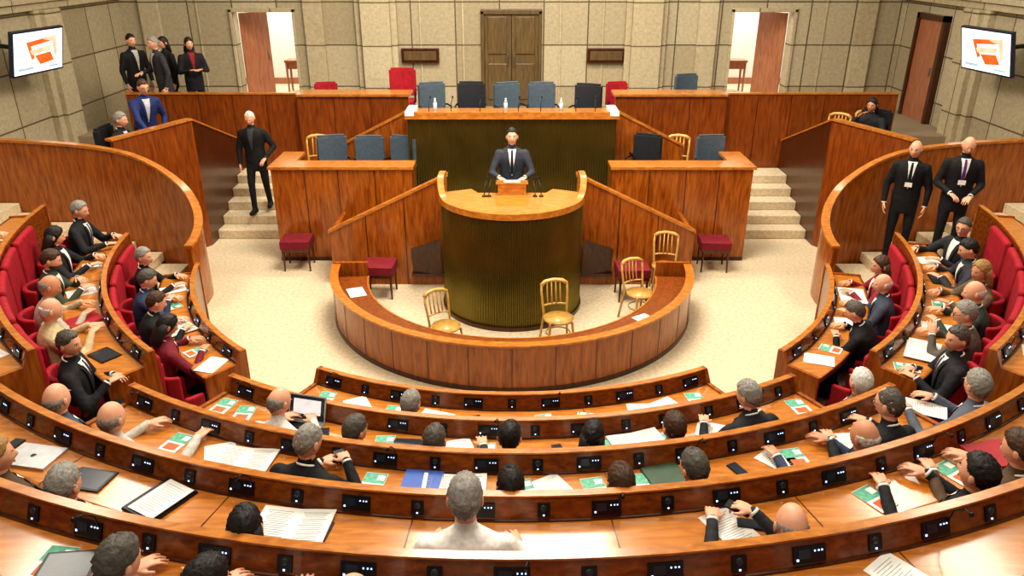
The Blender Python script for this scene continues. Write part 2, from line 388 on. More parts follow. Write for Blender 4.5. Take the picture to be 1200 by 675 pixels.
sitter('C',1053,suit='#191a1f',hair='dgrey',style='thin',lean=.22,tilt=.1,hr=(.24,.42,.80),glasses=True,drop=.05,turn=.2)
sitter('C',1146,suit='#5d6470',hair='grey',lean=.05,glasses=True)
sitter('D',8,suit='#5a4630',hair='blond',lean=-.05,lap=True)
sitter('D',88,suit='#22242a',hair='grey',lean=-.1,lap=True)
sitter('D',296,suit='#1a1a1d',hair='black',lean=-.14,style='long',lap=True)
sitter('D',550,suit='#f0ede6',shirt=None,hair='grey',lean=.14,tilt=.2,vox=.015,hr=(.22,.26,.74),hl=(-.22,.26,.74),side=-.04,drop=.06,turn=.1,scale=1.06)
sitter('D',915,suit='#2a2b30',hair='grey',style='bald',lean=-.14,hr=(.05,.34,.84),phone=True,hand='grip',turn=-.3)
sitter('D',1136,suit='#1d1d22',hair='black',lean=-.04)
sitter('D',1196,suit='#5b4632',hair='brown',lean=.05)
sitter('E',110,suit='#1d1d22',hair='dgrey',lean=.22,tilt=.2,vox=.015)
sitter('E',234,suit='#3a4258',hair='black',lean=.16,tilt=.3,vox=.015,hr=(.25,.38,.8))
sitter('E',400,suit='#5c5e66',hair='white',lean=.12,style='bald',vox=.015,lap=True)
# left side block
side(0,-75,suit=K,hair='grey',lean=.1,tie='#4a1420',turn=-.3); side(0,-66,suit='#2b3a58',hair='dgrey',lean=.25,tilt=.3,hr=(.05,.34,.84)); side(0,-57.5,suit='#16171b',hair='brown',lean=.3,tilt=.25)
side(0,-49.5,suit='#7a2030',hair='black',lean=.2,tilt=.35,style='long',skin=skinB)
side(1,-83,suit=K,hair='grey',lean=.12,tie='#222a44',hr=(.2,.42,.8),drop=.05,tilt=.25,phone=True); side(1,-75,suit='#1c1a20',hair='black',style='long',lean=.05,tilt=.3,turn=.3)
side(1,-67,suit='#3a4232',hair='brown',lean=.2,tilt=.3,beard=True,hl=(-.05,.34,.84)); side(1,-59,suit='#b8b09c',shirt=None,hair='grey',style='bald',lean=.22,tilt=.4,skin=skinB)
side(1,-52,suit='#c8b58c',shirt=None,hair='white',lean=.12,tilt=.3,style='bald',hr=(.12,.36,.83)); side(1,-43.5,suit=K,hair='dgrey',lean=.06,tilt=.1,turn=-.4,tie='#1c2038',rz=-.5,hr=(.2,.3,.78),hl=(-.05,.3,.72))
side(2,-74,suit='#4a4f5c',hair='dgrey',lean=.15,turn=-.4); side(2,-64,suit='#8a2838',hair='blond',lean=.2,style='long')
# right side block
side(0,72,suit='#8a1c2a',hair='brown',style='long',lean=.15,turn=.3,skin=skinB); side(0,64,suit='#3d4454',hair='white',lean=.15,turn=.3,style='bald')
side(0,55,suit='#0f1013',hair='dgrey',lean=.42,tilt=.3,side=-.1)
side(1,79,suit='#22242a',hair='dgrey',lean=.05,turn=.5,glasses=True,rz=.4,hr=(.2,.42,.8)); side(1,71,suit='#33373f',hair='black',lean=.2,tilt=.3); side(1,64,suit='#6a5a42',hair='blond',style='long',lean=.15,turn=.4,skin=skinB,rz=.3)
side(1,57,suit='#35463c',hair='white',style='bald',lean=.2,turn=.2); side(1,50.5,suit='#5c564c',hair='grey',lean=.2,turn=.3,glasses=True,hl=(-.1,.34,.86))
side(1,44,suit='#222329',hair='dgrey',lean=.04,turn=.4,rz=.5,tie='#30343c',hr=(.1,.3,.75),hl=(-.1,.3,.75))
side(2,64,suit='#2b3450',hair='grey',lean=.15,turn=.3); side(2,56,suit='#25262b',hair='grey',lean=.2,style='thin'); side(2,48,suit='#d8d4ca',hair='grey',style='bald',lean=.1,shirt=None)
# standing figures
person('speaker_man',(0,10.50,.5),math.pi,'stand',lean=.06,hr=(.17,.34,1.12),hl=(-.17,.34,1.12),suit='#2e323e',tie='#0c0c10',hair='black',tilt=-.05,vox=.013)
person('walking_man',(-4.28,12.62,.32),math.pi,'stand',lean=.05,suit='#101114',shirt='#3b3d44',hair='white',style='thin',stride=.12,tilt=.35,hl=(-.2,.14,.98))
person('standing_usher',(5.38,10.1,.42),math.pi*.85,'stand',lean=.03,suit='#0f1013',tie='#0a0a0c',hair='dgrey',style='bald',turn=-.2,tilt=.15,badge=True)
person('standing_man',(5.85,9.75,.56),math.pi*.9,'stand',lean=.06,suit='#131419',tie='#5a2a78',hair='white',style='bald',hr=(.12,.22,1.02),hl=(-.12,.22,1.0),tilt=.4,badge=True,vox=.017)
person('standing_man',(-7.0,14.7,1.3),math.pi*1.3,'stand',suit='#101013',shirt='#b8b4ac',hair='black',lean=.02)
person('standing_woman',(-6.55,15.1,1.3),math.pi*.8,'stand',suit='#1a1518',shirt=None,hair='black',style='long',lean=.02,scale=.95)
person('standing_man',(-6.35,14.35,1.3),math.pi*.75,'stand',suit='#34343a',shirt='#c9c6c0',hair='grey',hr=(.2,.3,1.1),lean=.1)
person('standing_woman',(-5.98,14.8,1.3),math.pi*1.2,'stand',suit='#17131a',shirt='#8a1420',hair='black',style='long',lean=.02,scale=.96,hr=(.1,.25,1.15),hl=(-.1,.25,1.15))
person('leaning_man',(-5.75,12.05,.95),math.pi*1.25,'stand',lean=.3,suit='#24346a',shirt='#c9cdd8',hair='brown',hr=(.16,.5,.98),hl=(-.2,.2,.9),trous='#1b1d26',glasses=True)
person('seated_man',(-5.98,11.55,.95),math.pi*1.5,suit='#15161a',shirt='#c9cdd8',hair='grey',lean=.15)
person('seated_woman',(5.95,12.75,.95),math.pi*.75,suit='#1c1c22',shirt=None,hair='black',style='long',lean=.1,skin=skinB,hr=(.1,.3,1.0))
finish_people()
# ------------------------------------------------------------------ room shell
b=MB(); b.b2(-8.2,8.2,-1.5,17,-.15,0,carpet); b.build('floor')
b=MB()
def wallpanel(x0,x1,z0,z1): b.b2(x0,x1,17,17.3,z0,z1,stone)
DL=(-5.85,-4.6); DR=(4.65,5.9); ZT=3.24
wallpanel(-8.4,DL[0],0,6); wallpanel(DL[1],-.66,0,6); wallpanel(.63,DR[0],0,6); wallpanel(DR[1],8.4,0,6)
for a in (DL,DR,(-.66,.63)): wallpanel(a[0],a[1],ZT+.06,6); b.b2(a[0],a[1],17,17.3,0,1.3,stone)
b.build('wall_back')
for s,nm in((-1,'left'),(1,'right')):
    b=MB(); b.b2(s*8.2,s*8.5,-1.5,17.3,0,6,stone); b.build('wall_'+nm)
    b=MB(); b.b2(s*8.2,s*8.1,-1.5,17,3.5,3.62,stone2); b.b2(s*8.2,s*8.05,-1.5,17,3.62,3.7,stone2)
    for y in (13.9,10.4,7,3.5): b.b2(s*8.2,s*7.98,y,y+.5,0,3.5,stone2); b.b2(s*8.2,s*8.08,y-.15,y+.65,0,3.5,stone2)
    b.build('trim_side_'+nm,bevel=.01)
b=MB()
for x in (-3.15,2.5): b.b2(x,x+.62,16.74,17,1.3,6,stone2); b.b2(x-.12,x+.74,16.88,17,1.3,6,stone2)
for x in (-7.75,7.2,-4.35,3.9): b.b2(x,x+.40,16.9,17,1.3,6,stone2)
for x in (-1.95,-1.05,1.0,1.9,-6.6,6.55): b.b2(x,x+.04,16.975,17,1.3,6,stone2)
b.build('trim_back',bevel=.01)
b=MB()
b.b2(-.60,.57,17.06,17.12,1.3,3.2,doorw)
for x in(-.59,-.005): 
    b.b2(x,x+.575,16.98,17.06,1.3,3.2,doorw)
    for z in(1.45,2.4): b.b2(x+.08,x+.48,16.955,16.98,z,z+.75,doorw)
for x in(-.09,.05): b.cap((x,16.93,2.15),(x,16.93,2.4),.012,.012,chrome)
for x in(-.655,.56): b.b2(x,x+.065,16.94,17.1,1.3,3.26,doorw)
b.b2(-.655,.625,16.94,17.1,3.2,3.29,doorw); b.build('door_1',bevel=.008)
whitew=M('hall_white','#e6e0d4',.9,noise=.04)
leafw=WOOD('door_leaf','#94583c','#b07858',.4)
for s,(x0,x1),nm in((-1,DL,'2'),(1,DR,'3')):
    b=MB()
    for x in(x0-.06,x1): b.b2(x,x+.06,16.94,17.0,1.3,3.3,stone2)
    b.b2(x0-.06,x1+.06,16.94,17.0,3.24,3.32,stone2)
    xh=x0+.02 if s<0 else x1-.02
    X=Matrix.Translation((xh,17.32,0))@Matrix.Rotation(R_(50) if s<0 else R_(130),4,'Z')
    b.box((.34,0,2.25),(.68,.05,1.9),leafw,X); b.cap(X@Vector((.6,-.05,2.2)),X@Vector((.6,-.05,2.35)),.012,.012,chrome)
    b.build('door_'+nm,bevel=.006)
    b=MB(); b.b2(x0-1,x1+1,20,20.1,0,4.5,whitew); b.b2(x0-1.1,x0-1,17.3,20,0,4.5,whitew); b.b2(x1+1,x1+1.1,17.3,20,0,4.5,whitew)
    b.b2(x0-1,x1+1,17.3,20,1.2,1.3,carpet); b.b2(x0-1,x1+1,17.3,20,4.4,4.5,whitew)
    b.b2(x0-1,x1+1,19.96,20,1.3,1.45,leafw); b.b2((x0+x1)/2-.1,(x0+x1)/2+.05,19.9,20,1.3,4.4,stone2)
    b.build('wall_hall_'+('left' if s<0 else 'right'))
    b=MB(); xm=(x0+x1)/2+(.28 if s<0 else -.15)
    b.b2(xm-.4,xm+.4,18.6,19,2.0,2.05,leafw); b.b2(xm-.36,xm+.36,18.64,18.96,1.85,2.0,leafw)
    for dx in(-.36,.36):
        for y in(18.64,18.96): b.cap((xm+dx,y,1.3),(xm+dx,y,2.0),.02,.03,leafw)
    b.build('console_table')
    L=bpy.data.lights.new('hall_lamp','AREA'); L.energy=95; L.size=1.5; o=bpy.data.objects.new('hall_lamp',L); S.collection.objects.link(o); o.location=((x0+x1)/2,18.8,4.3)
b=MB(); b.b2(8.2,8.12,15.2,16.1,1.3,3.2,leafw); b.b2(8.2,8.08,15.1,15.2,1.3,3.3,darkw); b.b2(8.2,8.08,16.1,16.2,1.3,3.3,darkw); b.b2(8.2,8.08,15.1,16.2,3.2,3.3,darkw)
b.cap((8.08,15.3,2.2),(8.08,15.3,2.35),.012,.012,chrome); b.build('door_4')
b=MB()
for x0,x1 in((-2.35,-1.55),(1.6,2.4)): 
    b.b2(x0,x1,16.9,17,2.22,2.52,darkw); b.b2(x0+.06,x1-.06,16.88,16.9,2.28,2.46,doorw)
b.build('ventilation_grille_panel',bevel=.005)
# wall screens
orgs=M('screen_orange','#ee5a22',.3,emit=.9,noise=.3,scale=3); yel=M('screen_pink','#f2b59a',.3,emit=.85,noise=.2,scale=5); whs=M('screen_white','#eceff2',.3,emit=.95,noise=.05); frm=M('screen_bezel','#1f2a3c',.3); pale=M('screen_grey_blue','#9fb3c4',.3,emit=.7)
for s in(-1,1):
    e=MB(); X=Matrix.Translation((s*7.59,12.75,2.97))@Matrix.Rotation(-s*R_(82),4,'Z')@Matrix.Rotation(R_(14),4,'X')
    e.box((0,0,0),(1.16,.06,.70),frm,X); e.box((0,-.034,0),(1.10,.006,.64),whs,X)
    def poly(pts,mt,yy): e.add([(p[0]*.85,yy,p[1]*.85) for p in pts],[tuple(range(len(pts)))],mt,X)
    poly([(-.34,.20),(.40,.26),(.44,.18),(-.30,.11)],orgs,-.040)
    poly([(-.34,.20),(-.26,.20),(-.12,-.10),(-.20,-.14)],orgs,-.0405)
    poly([(-.24,.05),(.34,.10),(.30,-.0),(-.20,-.04)],yel,-.041)
    poly([(-.12,-.06),(.30,-.03),(.40,-.20),(.02,-.24)],orgs,-.042)
    poly([(.10,.22),(.46,.28),(.50,-.10),(.40,-.12),(.36,.16)],yel,-.0415)
    e.box((-.30,-.04,-.24),(.34,.003,.04),pale,X); e.box((.34,-.04,-.26),(.24,.003,.03),pale,X)
    e.cap(X@Vector((0,.03,0)),(s*8.2,12.75,3.05),.035,.035,blackp)
    e.build('wall_television')
# ------------------------------------------------------------------ tiers
b=MB()
ks='BCDE'
for i,k in enumerate(ks):
    r,zt,fl=RC[k]; b.rect(r-.03,8.95,RC['ABCDE'[i]][2],fl,-37,37,carpet2)
b.build('tiered_floor')
b=MB()
for s in(-1,1):
    b.rect(4.88,8.1,0,.35,s*37,s*83,carpet2); b.rect(5.78,8.1,.35,.75,s*37,s*83,carpet2); b.rect(6.9,8.1,.75,1.15,s*37,s*83,carpet2)
b.build('side_tiered_floor')
def bench(r,zt,f0,fl,t0,t1,dep=.36,cons=.5,off=0):
    zd=zt-.13; b=MB()
    b.sweep([(r-.05,f0),(r-.05,zt-.03),(r-.045,zt),(r-.015,zt),(r+.035,zd),(r+.035,zd-.045),(r-.01,zd-.045),(r-.01,f0)],t0,t1,railw)
    b.rect(r-.06,r-.008,zt,zt+.012,t0,t1,edgew)
    b.sweep([(r+.035,zd-.045),(r+.035,zd),(r+dep-.02,zd-.004),(r+dep,zd-.012),(r+dep,zd-.045)],t0,t1,deskw)
    b.rect(r+.034,r+.046,zd,zd+.012,t0,t1,darkw)
    b.rect(r+dep,r+dep+.012,zd-.055,zd-.008,t0,t1,darkw)
    b.rect(r-.055,r-.05,f0,f0+.08,t0,t1,darkw)
    dw=math.degrees(.035/r)
    for t,sg in((t0,-1 if t0<t1 else 1),(t1,1 if t0<t1 else -1)):
        b.sweep([(r-.06,f0),(r-.06,zt+.014),(r-.0,zt+.014),(r+.06,zd+.02),(r+dep+.01,zd+.01),(r+dep+.01,fl)],t,t+sg*dw,panelw,step=5)
    n=int(abs(t1-t0)*math.pi/180*r/1.1)
    for i in range(1,n):
        t=t0+(t1-t0)*i/n; dq=math.degrees(.006/r); b.rect(r-.053,r-.045,f0,zt-.02,t-dq,t+dq,darkw,5)
        b.sweep([(r-.01,fl),(r-.01,zd-.045),(r+dep-.08,zd-.045),(r+.05,fl)],t-dq*2,t+dq*2,darkw,5)
        b.rect(r+.04,r+dep,zd,zd+.0012,t-dq*.5,t+dq*.5,darkw,5)
    o=b.build('curved_bench_desk')
    c=MB(); nn=max(2,int(abs(t1-t0)*math.pi/180*r/cons))
    for i in range(nn):
        t=R_(t0+(t1-t0)*(i+.5+off)/nn); T=Vector((cos(t),sin(t),0)); O=Vector((sin(t),-cos(t),0)); N=(O*.13+Vector((0,0,.05))).normalized(); U=N.cross(T); U=U if U.z>0 else -U
        X=Matrix((T,U,N)).transposed().to_4x4(); X.translation=Vector((0,CY,0))+O*(r+.012)+Vector((0,0,zt-.068))
        big=(i%2==0)
        if big:
            c.box((0,0,.004),(.165,.082,.012),blackp,X); c.box((-.03,.006,.0115),(.06,.045,.004),scrgrey,X)
            for dx in(.025,.045,.062): c.box((dx,.016,.0115),(.007,.007,.004),led,X)
            c.box((-.065,-.02,.0115),(.010,.010,.004),led,X)
            if i%6==0: c.tube([X@Vector((.07,.02,.01)),X@Vector((.075,.09,.05)),X@Vector((.07,.12,.12)),X@Vector((.06,.11,.16))],.004,blackp,6); c.ell(tuple(X@Vector((.06,.108,.165))),(.011,.011,.016),blackp)
        else:
            c.box((0,0,.004),(.07,.078,.012),blackp,X); c.ell((0,.01,.01),(.022,.022,.004),scrgrey,X,8,4); c.box((0,-.028,.0115),(.01,.008,.004),led,X)
    c.build('microphone_consoles',parent=o)
EXT=dict(A=(-28,28),B=(-31,31),C=(-32.5,32.5),D=(-36,36),E=(-36,36))
for i,k in enumerate('ABCDE'):
    r,zt,fl=RC[k]; bench(r,zt,RC['ABCDE'[max(0,i-1)]][2],fl,*EXT[k],cons=.34)
for s in(-1,1):
    for i,(r,zt,fl) in enumerate(SR):
        bench(r,zt,SR[max(0,i-1)][2],fl,s*(41.5 if i<2 else 41),s*(79,83,83)[i],dep=.38,cons=.40)
# ------------------------------------------------------------------ armchairs
def arc(b,cx,cy,r0,r1,a0,a1,z0,z1,mat,n=10):
    P=[(cx+r0*cos(R_(a0+(a1-a0)*i/n)),cy+r0*sin(R_(a0+(a1-a0)*i/n))) for i in range(n+1)]+[(cx+r1*cos(R_(a1-(a1-a0)*i/n)),cy+r1*sin(R_(a1-(a1-a0)*i/n))) for i in range(n+1)]
    b.prism(P,z0,z1,mat)
b=MB(); b.box((0,.0,.34),(.44,.36,.10),redv); arc(b,0,.04,.18,.235,200,340,.30,.84,redv); arc(b,0,.04,.185,.24,180,200,.30,.60,redv,3); arc(b,0,.04,.185,.24,340,360,.30,.60,redv,3)
for sx in(-1,1): b.box((sx*.213,.08,.46),(.055,.14,.28),redv)
b.box((0,0,.17),(.30,.28,.28),redd); b.box((0,0,.02),(.36,.34,.04),darkw)
arm=b.mesh('red_armchair')
def armchair(t,r,fl): th=R_(t); place(arm,'red_armchair',(r*sin(th),CY-r*cos(th),fl),th,bevel=.02)
for k in 'ABCDE':
    r,zt,fl=RC[k]; rs=r+.56; used=[s[0] for s in SEATS if abs(s[1]-rs)<.01]; step=math.degrees(.64/rs)
    for t in used: armchair(t,rs-.03,fl)
    t=EXT[k][0]+step*.6
    while t<EXT[k][1]:
        if all(abs(t-u)>step*.95 for u in used): armchair(t,rs-.03,fl)
        t+=step
for i,(r,zt,fl) in enumerate(SR):
    rs=r+.57
    ts={0:[-75,-66,-57.5,-49.5,-44,72,64,55,47],1:[-82,-75,-67,-59,-52,-44,79,71,64,57,50.5,44.5],2:[-81,-74,-69,-64,-58,-52,-45,80,74,69,64,56,48]}[i]
    for t in ts: armchair(t,rs,fl)
b=MB()
for s in(-1,1):
    for R0,zl,zh,aw in((6.66,.75,1.92,6.2),(5.67,.72,1.56,7.2),(4.77,.36,1.10,8.2)):
        j=0
        while 42+j*aw+aw<84:
            t0=s*(42+j*aw); b.rect(R0,R0+.075,zl,zh,t0,t0+s*(aw-.9),redv); j+=1
b.build('upholstered_bench_back',bevel=.03)
# ------------------------------------------------------------------ central ring desk
b=MB(); b.rect(2.33,2.40,0,.56,-88,88,panelw,2); b.rect(2.31,2.42,.56,.585,-88,88,edgew,2); b.rect(1.95,2.33,.40,.43,-86,86,panelw2,2); b.rect(2.395,2.405,0,.06,-88,88,darkw,2)
b.rect(1.93,1.95,.36,.435,-86,86,edgew,2)
for i in range(-7,8):
    t=i*11.5; b.rect(2.398,2.403,.06,.56,t-.12,t+.12,darkw,5); b.sweep([(2.0,0),(2.0,.4),(2.33,.4),(2.33,0)],t-.4,t+.4,panelw2,5)
for s in(-1,1): b.rect(1.95,2.40,0,.60,s*88,s*89.5,panelw,5)
b.build('stenographers_ring_desk')
# lectern
b=MB()
n=390
def ribbed(path,z0,z1,mat,mb):
    vs=[(p[0],p[1],z) for p in path for z in(z0,z1)]; mb.add(vs,[(2*i,2*i+2,2*i+3,2*i+1) for i in range(len(path)-1)],mat,None,True)
path=[]
for i in range(n*2+1):
    t=R_(-100+200*i/(n*2)); r=.93-.020*abs(sin(math.pi*i/9.0)); path.append((r*sin(t),CY-r*cos(t)))
ribbed(path,.03,1.50,bronze,b)
def zr(t): return 1.58+.22*float(sstep(np.array((abs(t)-62)/38)))
b.rect(.86,.905,0,1.5,-100,100,darkw,4); b.sweep(lambda t:[(.885,1.50),(.885,zr(t)),(.965,zr(t)),(.965,1.50)],-102,102,edgew,3); b.rect(.90,.945,0,.05,-100,100,darkw,4)
poly=[(.9*sin(R_(t)),CY-.9*cos(R_(t))) for t in range(-100,101,5)]
poly+= [(.55,CY+.30),(.45,CY+.12),(-.45,CY+.12),(-.55,CY+.30)]
b.prism(poly,1.46,1.52,deskw)
b.build('speaker_lectern')
b=MB(); X=Matrix.Translation((0,CY+.05,1.52)) 
b.box((0,0,.07),(.36,.03,.14),edgew,X); b.box((-.17,.07,.07),(.025,.2,.14),edgew,X); b.box((.17,.07,.07),(.025,.2,.14),edgew,X)
b.box((0,.06,.15),(.42,.26,.02),edgew,X@Matrix.Rotation(R_(-8),4,'X')); b.box((0,.06,.165),(.22,.18,.004),white,X@Matrix.Rotation(R_(-8),4,'X')); b.build('reading_stand',bevel=.004)
b=MB()
for x in(-.36,-.30,.30,.38): b.tube([(x,CY-.05,1.52),(x,CY,1.62),(x*.9,CY+.08,1.72)],.006,blackp); b.ell((x*.9,CY+.09,1.735),(.013,.013,.022),blackp); b.cap((x,CY-.05,1.52),(x,CY-.05,1.535),.03,.03,blackp,10,None,False)
b.build('gooseneck_microphones')
b=MB(); b.b2(-.84,.84,CY+.32,10.32,0,.5,carpet2); b.b2(-1.15,1.15,10.32,11.95,0,.5,carpet2)
for s in(-1,1):
    for i in range(3): b.b2(s*(1.15+.42*i),s*(1.15+.42*(i+1)),10.33,11.15,0,.375-.125*i,carpet2)
b.build('speaker_platform')
for s in(-1,1):
    b=MB(); b.slab([(s*.9,10.24,0),(s*2.58,10.24,0),(s*2.58,10.24,.80),(s*.9,10.24,1.62)],(0,.07,0),panelw)
    b.slab([(s*.88,10.22,1.62),(s*2.60,10.22,.79),(s*2.60,10.22,.83),(s*.88,10.22,1.66)],(0,.11,0),edgew)
    b.slab([(s*.9,9.86,0),(s*.9,10.24,0),(s*.9,10.24,1.62),(s*.9,9.86,1.76)],(s*.05,0,0),panelw)
    for x in(1.5,2.05): b.b2(s*x,s*(x+.012),10.235,10.24,0,.8+(2.58-x)*.47,darkw)
    b.b2(s*2.52,s*2.58,10.31,11.17,0,.8,panelw)
    b.build('sloped_stair_parapet')
    b=MB(); b.slab([(s*1.0,10.0,.78),(s*1.42,10.05,.62),(s*1.42,10.2,.18),(s*1.0,10.15,.18)],(0,.03,0),darkw); b.cap((s*1.2,10.13,.5),(s*1.2,10.22,.5),.02,.02,blackp); b.b2(s*.98,s*1.44,10.16,10.24,.16,.2,darkw); b.build('folding_side_shelf')
# stage
b=MB(); b.b2(-3.53,3.53,11.25,13.93,0,.75,carpet2); b.build('stage_platform')
b=MB(); b.b2(-8.19,8.19,14.03,16.99,0,1.3,carpet2); b.build('rear_platform')
b=MB(); b.b2(-1.6,1.6,12.35,14.0,.75,1.4,carpet2); b.build('president_dais')
for s in(-1,1):
    b=MB(); b.b2(s*1.5,s*3.6,11.17,11.24,0,1.46,panelw); b.b2(s*3.53,s*3.6,11.24,12.1,0,1.46,panelw); b.b2(s*1.5,s*1.57,11.24,11.7,0,1.46,panelw)
    b.b2(s*1.47,s*3.64,11.14,11.55,1.46,1.50,edgew); b.b2(s*3.3,s*3.64,11.55,12.1,1.46,1.50,edgew); b.b2(s*1.5,s*3.6,11.16,11.175,0,.06,darkw)
    for x in(2.05,2.6,3.1): b.b2(s*x,s*(x+.01),11.165,11.17,.06,1.46,darkw)
    b.build('stage_desk')
    b=MB(); b.slab([(s*1.6,12.5,.75),(s*2.8,12.5,.75),(s*2.8,12.5,1.5),(s*1.6,12.5,2.1)],(0,.06,0),panelw); b.slab([(s*1.58,12.48,2.10),(s*2.82,12.48,1.48),(s*2.82,12.48,1.52),(s*1.58,12.48,2.14)],(0,.10,0),edgew)
    b.build('dais_stair_parapet')
    b=MB(); b.b2(s*1.83,s*3.80,13.75,13.82,.75,2.08,panelw2); b.b2(s*1.80,s*3.80,13.70,14.2,2.08,2.12,edgew); b.b2(s*3.73,s*3.80,13.82,13.92,.75,2.08,panelw2)
    for x in(2.5,3.15): b.b2(s*x,s*(x+.01),13.745,13.75,.8,2.08,darkw)
    b.build('rear_desk')
    b=MB(); b.b2(s*3.82,s*6.9,13.93,14.0,.3,2.08,panelw2); b.b2(s*3.82,s*6.9,13.91,14.02,2.08,2.11,edgew)
    for x in(4.4,5,5.6,6.2): b.b2(s*x,s*(x+.01),13.925,13.93,.3,2.08,darkw)
    b.build('rear_partition')
    b=MB()
    for i in range(5): b.b2(s*3.62,s*4.93,12.15+.31*i,13.9,.15*i,.15*(i+1),carpet)
    b.build('side_steps',bevel=.012)
    b=MB(); b.prism([(s*4.99,11.9),(s*4.99,13.9),(s*8.18,13.9),(s*8.18,10.9),(s*5.62,10.75)],0,.95,carpet2); b.build('side_podium')
    b=MB(); b.slab([(s*4.93,11.85,0),(s*5.6,10.68,0),(s*5.6,10.68,2.0),(s*4.93,11.85,2.05)],(-s*-.06,.03,0),panelw2)
    b.slab([(s*4.93,11.85,0),(s*4.93,13.9,0),(s*4.93,13.9,1.25),(s*4.93,11.85,2.05)],(s*.06,0,0),darkw)
    b.slab([(s*4.91,11.83,2.05),(s*5.6,10.64,2.0),(s*5.6,10.64,2.03),(s*4.91,11.83,2.08)],(s*.12,.06,0),edgew)
    b.slab([(s*4.91,11.83,2.05),(s*4.91,13.9,1.25),(s*4.91,13.9,1.28),(s*4.91,11.83,2.08)],(s*.10,0,0),edgew)
    b.slab([(s*5.0,11.88,1.70),(s*5.66,10.75,1.70),(s*6.0,10.95,1.70),(s*5.36,12.08,1.70)],(0,0,.04),edgew)
    b.build('side_podium_desk')
    pts=[(4.22,9.35,.90),(4.22,9.6,.94),(4.26,9.9,1.05),(4.36,10.12,1.22),(4.55,10.30,1.42),(4.85,10.43,1.62),(5.2,10.52,1.78),(5.6,10.58,1.88),(6.2,10.62,1.95),(7.1,10.66,2.0),(8.18,10.7,2.02)]
    fine=[]
    for i in range(len(pts)-1):
        p0=Vector(pts[max(i-1,0)]);p1=Vector(pts[i]);p2=Vector(pts[i+1]);p3=Vector(pts[min(i+2,len(pts)-1)])
        for q in range(4):
            t=q/4; fine.append(.5*((2*p1)+(p2-p0)*t+(2*p0-5*p1+4*p2-p3)*t*t+(3*p1-p0-3*p2+p3)*t**3))
    fine.append(Vector(pts[-1])); b=MB()
    def strip(th0,th1,zf,zt,mat):
        vs=[];fs=[];n=len(fine)
        for i,p in enumerate(fine):
            d=(fine[min(i+1,n-1)]-fine[max(i-1,0)]); d.z=0; d.normalize(); nn=Vector((-d.y,d.x,0))
            a=p+nn*th0; c=p+nn*th1
            vs+=[(s*a.x,a.y,zf(p)),(s*a.x,a.y,zt(p)),(s*c.x,c.y,zt(p)),(s*c.x,c.y,zf(p))]
        for i in range(n-1):
            for j in range(4): k=(j+1)%4; fs.append((i*4+j,i*4+k,i*4+4+k,i*4+4+j))
        fs+=[(0,1,2,3),(4*n-1,4*n-2,4*n-3,4*n-4)]; b.add(vs,fs,mat,None,False)
    strip(-.035,.035,lambda p:0,lambda p:p.z,panelw); strip(-.055,.055,lambda p:p.z,lambda p:p.z+.035,edgew)
    b.build('curved_stair_parapet')
    b=MB()
    for i in range(10):
        x0=4.30+.40*i; x1=min(x0+.40,8.2)
        if x0>=8.2: break
        ym=np.interp(x0+.1,[p[0] for p in pts],[p[1] for p in pts])-.05
        b.b2(s*x0,s*8.15,9.25,ym,.14*i,.14*(i+1),carpet) if i>0 else b.b2(s*x0,s*8.15,9.25,9.95,0,.14,carpet)
    b.build('gallery_steps',bevel=.01)
# president tribune
b=MB(); path=[]
nn=560
for i in range(nn+1):
    x=-1.63+3.26*i/nn; path.append((x,12.0+.018*abs(sin(math.pi*i/7.0))))
ribbed(path,.5,2.04,bronze,b)
b.b2(-1.63,1.63,12.02,12.1,.5,2.04,darkw)
for s in(-1,1): b.b2(s*1.56,s*1.63,12.02,12.7,.5,2.04,panelw)
b.b2(-1.67,1.67,11.96,12.62,2.04,2.09,edgew); b.b2(-1.67,1.67,11.96,12.02,2.09,2.15,edgew)
b.b2(-1.66,-1.52,11.95,12.5,2.092,2.16,white); b.b2(1.52,1.66,11.95,12.5,2.092,2.16,white)
b.build('president_tribune')
b=MB()
for x in(-1.3,-.95,-.5,.1,.45,1.0,1.3): 
    b.tube([(x,12.1,2.09),(x,12.12,2.25),(x+.02,12.2,2.33)],.006,blackp); b.ell((x+.02,12.21,2.34),(.014,.014,.02),blackp)
b.build('tribune_microphones')
glass=M('bottle_plastic','#b9c8cc',.15)
b=MB(); b.cap((0,0,.0),(0,0,.15),.03,.03,glass,12,None,False); b.cap((0,0,.15),(0,0,.19),.03,.012,glass,12,None,False); b.cap((0,0,.19),(0,0,.215),.014,.014,white,10,None,False); bott=b.mesh('water_bottle')
for x in(-1.22,-.1,.78): place(bott,'water_bottle',(x,12.3,2.09))
# ------------------------------------------------------------------ loose chairs
def office(mat,nm):
    b=MB(); b.box((0,.02,.47),(.46,.44,.09),mat); 
    arc(b,0,.75,.93,1.0,255,285,.56,1.04,mat,6); arc(b,0,.75,.94,.99,257,283,1.04,1.08,mat,6)
    b.tube([(0,-.18,.45),(0,-.26,.5),(0,-.24,.7)],.02,blackp)
    for s in(-1,1): b.tube([(s*.2,.1,.46),(s*.27,.12,.5),(s*.27,.12,.68),(s*.27,-.12,.68),(s*.22,-.2,.66)],.016,blackp)
    b.cap((0,0,.08),(0,0,.44),.03,.03,chrome)
    for i in range(5):
        a=R_(72*i+18); b.cap((0,0,.10),(.27*cos(a),.27*sin(a),.06),.025,.016,blackp); b.ell((.27*cos(a),.27*sin(a),.03),(.022,.022,.028),blackp)
    return b.mesh(nm)
och=office(slate,'office_chair'); ochb=office(blackl,'office_chair_black'); ochr=office(redv,'red_office_chair')
rots=[.3,.05,-.4,.2,-.5,.1,.35,-.05,.4,.1,-.35,.3]
